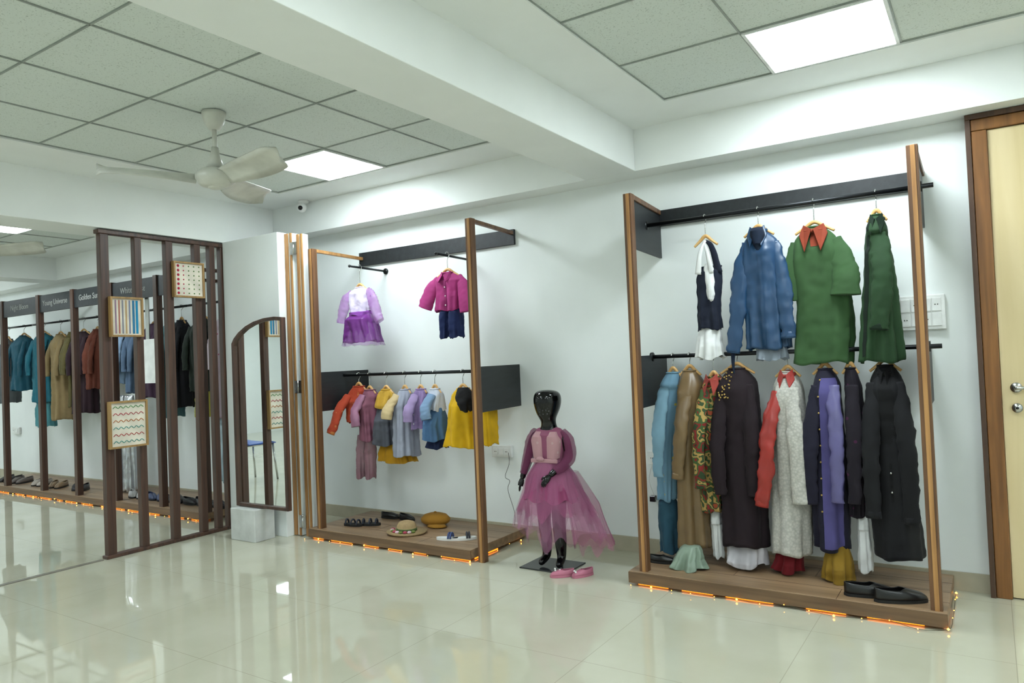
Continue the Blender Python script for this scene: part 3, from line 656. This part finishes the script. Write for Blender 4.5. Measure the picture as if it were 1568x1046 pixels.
RZ=2.0
def far(name,rows,c,c2=None,kind='plain',hem=None,dep=.11,seed=1):
    m=fabric(c,kind,c2); g,s=garment(name,rows,m,dep,RZ,seed=seed,nf=5,fold=.014)
    a,b=rows[1][1],rows[1][2]; z=rows[1][0]
    sleeve('sleeve_l',[(a+.035,Y-.05,z-.0),(a+.02,Y-.11,z-.2),(a+.03,Y-.12,z-.42)],[.035,.042,.038],m,g); sleeve('sleeve_r',[(b-.035,Y-.05,z-.0),(b-.02,Y-.11,z-.2),(b-.03,Y-.12,z-.42)],[.035,.042,.038],m,g)
    if hem: cloth('lower_garment',hem[0],Y,.09,fabric(hem[1]),g,.012,5,2)
    return g
def quick(name,x,w,zb,c,seed):
    return far(name,[(1.86,x-.035,x+.035),(1.79,x-w,x+w),(1.4,x-w,x+w),(zb,x-w,x+w)],c,seed=seed)
teal=(44,120,140)
far('teal_shirt',[(1.88,-10.12,-10.02),(1.80,-10.28,-9.90),(1.55,-10.28,-9.92),(1.20,-10.3,-9.92)],(36,92,112))
far('teal_tunic',[(1.88,-9.62,-9.50),(1.80,-9.74,-9.36),(1.4,-9.73,-9.37),(1.05,-9.73,-9.37)],teal,hem=([(1.1,-9.72,-9.42),(.76,-9.7,-9.42)],(90,160,170)),seed=2)
far('beige_kurta',[(1.85,-9.2,-9.1),(1.78,-9.26,-9.0),(1.4,-9.26,-9.0),(.85,-9.26,-9.0)],(166,142,100),seed=3)
far('maroon_coat',[(1.85,-8.68,-8.56),(1.78,-8.77,-8.46),(1.4,-8.77,-8.46),(.93,-8.77,-8.46)],(50,30,38),seed=4)
quick('rust_shirt',-8.32,.08,1.2,(120,62,46),4.4)
quick('olive_shirt',-8.87,.045,1.0,(110,100,60),2.4)
quick('grey_kurta',-10.5,.10,1.05,(120,126,130),3.3)
far('light_blue_shirt',[(1.85,-7.9,-7.8),(1.78,-8.0,-7.68),(1.5,-8.0,-7.68),(1.25,-8.02,-7.69)],(140,166,196),seed=5)
quick('steel_blue_shirt',-7.53,.08,1.15,(90,112,140),6.4)
far('plum_coat',[(1.85,-7.24,-7.15),(1.78,-7.33,-7.06),(1.5,-7.33,-7.06),(1.10,-7.33,-7.06)],(66,42,64),seed=6)
far('teal_dress',[(1.85,-6.95,-6.88),(1.78,-6.99,-6.84),(1.3,-6.99,-6.84),(.9,-6.99,-6.84)],(88,130,136),seed=7)
quick('black_kurta',-6.72,.07,1.0,(36,36,42),8.4)
far('dark_green_coat',[(1.85,-6.40,-6.30),(1.78,-6.52,-6.22),(1.5,-6.52,-6.22),(1.15,-6.52,-6.22)],(34,44,36),hem=([(1.2,-6.45,-6.25),(.9,-6.45,-6.25)],(196,190,80)),seed=8)
far('pink_floral_dress',[(1.85,-6.07,-6.02),(1.78,-6.12,-5.99),(1.4,-6.13,-5.98),(.9,-6.14,-5.98)],(206,190,200),(190,90,120),'spots',hem=([(.95,-6.1,-6.0),(.3,-6.1,-6.0)],(180,200,210)),seed=9)
g=G('silver_trousers',(-7.8,Y,.6))
ms=plain('silver_lame',(190,192,196),.25,metal=.8)
for a,b in ((-7.96,-7.82),(-7.78,-7.64)): cloth('leg',[(1.12,a,b),(.6,a,b),(.10,a-.01,b+.01)],Y+.0,.06,ms,g,.012,5,1)
g=G('white_display_board',(-6.9,-.6,1.5)); box('board',-7.02,-6.72,-.60,-.585,1.25,1.68,M_white,g,.002); box('board_clip',-6.9,-6.84,-.60,-.60+.01,1.68,2.1,M_steel,g)

# ---------------------------------------------------------------- shoes
def shoe(name,x,y,z,ang,L,mat,sole,g=None):
    g=g or G(name,(x,y,z)); ca,sa=math.cos(ang),math.sin(ang)
    T=lambda u,v,h:(x+u*ca-v*sa,y+u*sa+v*ca,z+h)
    def w(t): return L*.185*(max(0,math.sin(t*math.pi))**.38)*(.80+.25*t)+.0005
    n=22; vs=[];fs=[]
    for h in (0,.014):
        for i in range(n+1): vs.append(T((i/n-.5)*L*1.02,w(i/n)*1.04,h))
        for i in range(n,-1,-1): vs.append(T((i/n-.5)*L*1.02,-w(i/n)*1.04,h))
    m=2*(n+1); fs=[tuple(range(m)),tuple(range(m,2*m))]+[(i,(i+1)%m,m+(i+1)%m,m+i) for i in range(m)]
    mk('sole',vs,fs,sole,g,False)
    H=L*.27
    for s in (-1,1):
        vs=[];fs=[];K=8
        for i in range(n+1):
            t=i/n; h=H*(1-.18*math.sin(t*math.pi*1.2) if t<.5 else (1-(t-.5)*1.25)*.83)*min(1,(1-t)*9+.05)**.5
            gph=math.radians(42)*(1 if t<.45 else max(0,1-(t-.45)/.15))
            for k in range(K+1):
                ph=gph+(math.pi/2-gph)*k/K; vs.append(T((t-.5)*L,s*w(t)*math.sin(ph)**.8,.014+h*math.cos(ph)**.7 if k<K else .012))
        for i in range(n):
            for k in range(K): a=i*(K+1)+k; fs.append((a,a+1,a+K+2,a+K+1))
        o=mk('upper',vs,fs,mat,g); sd=o.modifiers.new('s','SOLIDIFY'); sd.thickness=.003
    return g
def sandal(name,x,y,z,ang,L,mat,sole,g=None,straps=(.3,.0,-.32)):
    g=g or G(name,(x,y,z)); ca,sa=math.cos(ang),math.sin(ang)
    T=lambda u,v,h:(x+u*ca-v*sa,y+u*sa+v*ca,z+h)
    def w(t): return L*.19*(max(0,math.sin(t*math.pi))**.38)*(.80+.25*t)+.0005
    n=20; vs=[]
    for h in (0,.018):
        for i in range(n+1): vs.append(T((i/n-.5)*L,w(i/n),h))
        for i in range(n,-1,-1): vs.append(T((i/n-.5)*L,-w(i/n),h))
    m=2*(n+1); mk('sole',vs,[tuple(range(m)),tuple(range(m,2*m))]+[(i,(i+1)%m,m+(i+1)%m,m+i) for i in range(m)],sole,g,False)
    for u in straps:
        ww=w(u+.5); tube('strap',[T(u*L,ww*math.cos(a),.014+.036*math.sin(a)) for a in [math.pi*i/8 for i in range(9)]],.007,mat,g,seg=8,n=20)
    return g
Mb=plain('black_leather',(20,19,19),.3); Ms=plain('sole_black',(14,14,14),.6); Mblue=plain('blue_strap',(50,70,120),.5); Mdk=plain('dark_strap',(30,34,48),.5)
PZ=.083
g=shoe('black_loafers',-.555,-.56,PZ,math.radians(20),.25,Mb,Ms); shoe('',-.42,-.585,PZ,math.radians(28),.25,Mb,Ms,g=g)
g=shoe('black_school_shoes',-1.70,-.45,PZ,math.radians(10),.16,Mb,Ms)
g=sandal('blue_sandals',-4.25,-.50,PZ,math.radians(10),.17,Mdk,Ms); sandal('',-4.13,-.43,PZ,math.radians(25),.17,Mdk,Ms,g=g)
g=shoe('dark_shoes',-4.16,-.17,PZ,math.radians(10),.17,Mb,Ms); shoe('',-3.98,-.17,PZ,math.radians(-8),.17,Mb,Ms,g=g)
g=sandal('blue_white_slippers',-3.27,-.545,PZ,math.radians(15),.17,Mblue,M_white,straps=(.2,.1)); sandal('',-3.16,-.49,PZ,math.radians(40),.17,Mdk,M_white,g=g,straps=(.2,.1))
Mpk=plain('pink_foam',(172,102,122),.55)
g=shoe('pink_clogs',-2.25,-.71,.001,math.radians(-140),.15,Mpk,Mpk); shoe('',-2.14,-.65,.001,math.radians(-120),.15,Mpk,Mpk,g=g)
for dx,dy in ((0,0),(.02,.02),(-.02,.03),(.11,.04),(.13,.02)): ball('charm',(-2.28+dx,-.74+dy,.042),.006,M_white,g)
for i,(x,c) in enumerate([(-10.3,(40,34,34)),(-10.0,(90,80,74)),(-9.5,(160,150,140)),(-9.1,(120,96,70)),(-8.6,(40,36,40)),(-7.45,(170,168,166)),(-7.1,(50,60,90)),(-6.8,(40,36,36)),(-6.45,(28,26,28)),(-6.15,(28,26,28))]):
    mt=plain('shoe_col_%d'%i,c,.5); g=shoe('pair_of_shoes',x,-.47,PZ,math.radians(-60+i*7),.24,mt,Ms); shoe('',x+.13,-.45,PZ,math.radians(-75+i*7),.24,mt,Ms,g=g)
Mst=plain('straw',(154,130,92),.8,bmp=.4,scale=60)
g=G('straw_sun_hat',(-3.69,-.50,.12))
lathe('brim_crown',[(.155,.012),(.150,.0),(.10,.006),(.078,.014),(.074,.05),(.06,.075),(.03,.085),(.001,.087)],(-3.69,-.50,.088),Mst,g,48,1,.9,.05)
lathe('ribbon',[(.079,.014),(.079,.032),(.075,.034)],(-3.69,-.50,.088),fabric((90,110,60)),g,48,1,.9,.05)
for i in range(9):
    a=math.radians(200+i*17); ball('flower',(-3.69+.11*math.cos(a),-.50+.10*math.sin(a),.108),.016,fabric([(190,80,100),(220,190,200),(120,140,70)][i%3]),g,(1,1,.6))
g=G('mustard_flat_cap',(-3.68,-.20,.12)); Mc=fabric((172,122,38))
lathe('crown',[(.075,.0),(.11,.02),(.118,.045),(.09,.075),(.045,.088),(.001,.09)],(-3.66,-.20,.085),Mc,g,40,1.05,.85,.04)
lathe('peak',[(.001,.016),(.07,.012),(.085,.0),(.07,-.003)],(-3.59,-.27,.09),Mc,g,32,1,.7)
ball('cap_button',(-3.66,-.20,.178),.012,Mc,g,(1,1,.6))

# ---------------------------------------------------------------- child mannequin
CX,CY=-2.40,-.54
g=G('child_mannequin',(CX,CY,.58))
def skin(name,nodes,edges,mat,g,root=0,sub=2):
    me=bpy.data.meshes.new(name); me.from_pydata([Vector(n[:3])-g.loc for n in nodes],edges,[]); me.update()
    o=bpy.data.objects.new(name,me); sc.collection.objects.link(o); o.parent=g.e
    sk=o.modifiers.new('skin','SKIN'); sk.use_smooth_shade=True
    for i,n in enumerate(nodes):
        r=n[3]; me.skin_vertices[0].data[i].radius=(r,r if len(n)<5 else n[4])
    me.skin_vertices[0].data[root].use_root=True
    s=o.modifiers.new('sub','SUBSURF'); s.levels=sub; s.render_levels=sub
    me.materials.append(mat); return o
def P(x,y,z,*r): return (CX+x,CY+y,z)+r
nodes=[P(0,0,.56,.080,.060),P(0,0,.66,.068,.050),P(0,0,.78,.080,.055),P(0,.0,.86,.050,.042),P(0,.0,.905,.044),P(0,-.004,.94,.048,.052),P(0,-.012,.975,.070,.078),P(0,-.008,1.025,.090,.102),P(0,-.004,1.085,.098,.110),P(0,0,1.14,.076,.084),
 P(-.115,0,.835,.034),P(-.165,.0,.70,.028),P(-.205,-.03,.55,.019),
 P(.115,0,.835,.034),P(.150,-.01,.70,.028),P(.06,-.13,.60,.019),
 P(-.055,0,.50,.060),P(-.06,-.01,.30,.046),P(-.06,.01,.17,.042),P(-.06,.01,.06,.030),P(-.065,-.08,.028,.022,.019),
 P(.055,0,.50,.060),P(.06,-.03,.30,.046),P(.06,-.015,.17,.042),P(.06,-.01,.06,.030),P(.075,-.09,.028,.022,.019)]
ed=[(0,1),(1,2),(2,3),(3,4),(4,5),(5,6),(6,7),(7,8),(8,9),(3,10),(10,11),(11,12),(3,13),(13,14),(14,15),(0,16),(16,17),(17,18),(18,19),(19,20),(0,21),(21,22),(22,23),(23,24),(24,25)]
skin('body',nodes,ed,M_blk,g)
def hand(w,d,side):
    w=Vector(w);d=Vector(d).normalized();s=Vector(side).normalized()
    tube('palm',[w-d*.005,w+d*.02,w+d*.042],[.016,.021,.019],M_blk,g,seg=12,flat=.6)
    for i,(o,l) in enumerate([(-.013,.030),(-.0045,.036),(.0045,.034),(.013,.026)]):
        a=w+d*.038+s*o; tube('finger_%d'%(i+1),[a,a+d*l*.5,a+d*l+Vector((0,.004,-.006))],[.0052,.005,.004],M_blk,g,seg=8)
    a=w+d*.012-s*.015; tube('thumb',[a,a+d*.015-s*.012,a+d*.03-s*.012],[.006,.0055,.0045],M_blk,g,seg=8)
hand((CX-.205,CY-.03,.55),(-.25,-.2,-1),(.3,-1,0)); hand((CX+.06,CY-.13,.60),(-.5,-.35,-.8),(.8,0,-.4))
tube('stand_rod',[(CX+.02,CY+.06,.01),(CX+.02,CY+.05,.36)],.006,M_steel,g)
box('base_plate',CX-.19,CX+.15,CY-.13,CY+.14,.0,.008,plain('base_glass_dark',(40,42,44),.1),g,.003)
mv=fabric((156,88,116)); sv=fabric((200,152,158),'spots',(206,170,172)); tul=fabric((204,104,154),'plain',None,.34); tul2=fabric((214,140,178),'plain',None,.24); shs=fabric((150,70,112),'plain',None,.58)
g=G('pink_tulle_dress',(CX,CY,.55))
cloth('bodice',[(.895,CX-.052,CX+.052),(.88,CX-.088,CX+.088),(.84,CX-.118,CX+.118),(.72,CX-.10,CX+.10),(.64,CX-.10,CX+.10)],CY,.072,mv,g,.002,5,1,ramp_d=.045,wrk=.3,hem=.002)
for sgn in (-1,1):
    a,b=sorted((CX+sgn*.006,CX+sgn*.105)); c1,c2=sorted((CX+sgn*.006,CX+sgn*.09))
    cloth('sequin_vest',[(.87,*sorted((CX+sgn*.03,CX+sgn*.075))),(.81,a,b),(.70,c1,c2)],CY-.038,.046,sv,g,.001,4,1,ramp_d=.03,wrk=.2,hem=.002)
box('vest_belt',CX-.095,CX+.095,CY-.088,CY-.07,.675,.70,sv,g,.004)
ball('bow',(CX-.02,CY-.095,.70),.02,sv,g,(1.4,.5,.8))
sleeve('sleeve_left',[(CX-.095,CY,.87),(CX-.135,CY,.81),(CX-.162,CY-.005,.70),(CX-.195,CY-.025,.59)],[.026,.038,.038,.025],shs,g,wr=.004,flat=.9)
sleeve('sleeve_right',[(CX+.095,CY,.87),(CX+.135,CY,.81),(CX+.148,CY-.015,.70),(CX+.09,CY-.10,.625)],[.026,.038,.038,.026],shs,g,wr=.004,flat=.9)
skirt('underskirt',[(.68,CX-.09,CX+.09),(.60,CX-.14,CX+.14),(.44,CX-.19,CX+.18)],CY,.07,.16,fabric((164,76,118),'plain',None,.85),g,.03,9,1,hem=.02)
skirt('tulle_layer_1',[(.68,CX-.09,CX+.09),(.60,CX-.15,CX+.15),(.36,CX-.22,CX+.25)],CY,.08,.20,tul,g,.04,11,2,hem=.04)
skirt('tulle_layer_2',[(.69,CX-.09,CX+.09),(.58,CX-.17,CX+.17),(.28,CX-.22,CX+.28)],CY,.08,.22,tul2,g,.05,13,4,hem=.05)
skirt('tulle_layer_3',[(.69,CX-.095,CX+.095),(.56,CX-.18,CX+.18),(.22,CX-.22,CX+.32)],CY,.08,.23,tul2,g,.05,9,6,hem=.06,cy1=.02)
skirt('tulle_train',[(.60,CX+.00,CX+.14),(.40,CX+.06,CX+.28),(.13,CX+.12,CX+.36)],CY+.10,.05,.12,tul,g,.05,7,5,hem=.03)

# ---------------------------------------------------------------- camera
yaw,tilt,roll,f=.5796,.0225,.0417,1114.94
F=Vector((-math.sin(yaw)*math.cos(tilt),math.cos(yaw)*math.cos(tilt),math.sin(tilt)))
R=Vector((math.cos(yaw),math.sin(yaw),0));U=R.cross(F)
R2=R*math.cos(roll)-U*math.sin(roll);U2=U*math.cos(roll)+R*math.sin(roll)
cd=bpy.data.cameras.new('camera'); cd.sensor_width=36; cd.lens=36*f/1568; cd.clip_start=.05
cam=bpy.data.objects.new('camera',cd); sc.collection.objects.link(cam)
m=Matrix((R2,U2,-F)).transposed().to_4x4(); m.translation=Vector((0,-4.6,1.35)); cam.matrix_world=m
sc.camera=cam
w=bpy.data.worlds.new('w'); sc.world=w; w.use_nodes=True; w.node_tree.nodes['Background'].inputs[0].default_value=(.9,.95,1,1); w.node_tree.nodes['Background'].inputs[1].default_value=.3
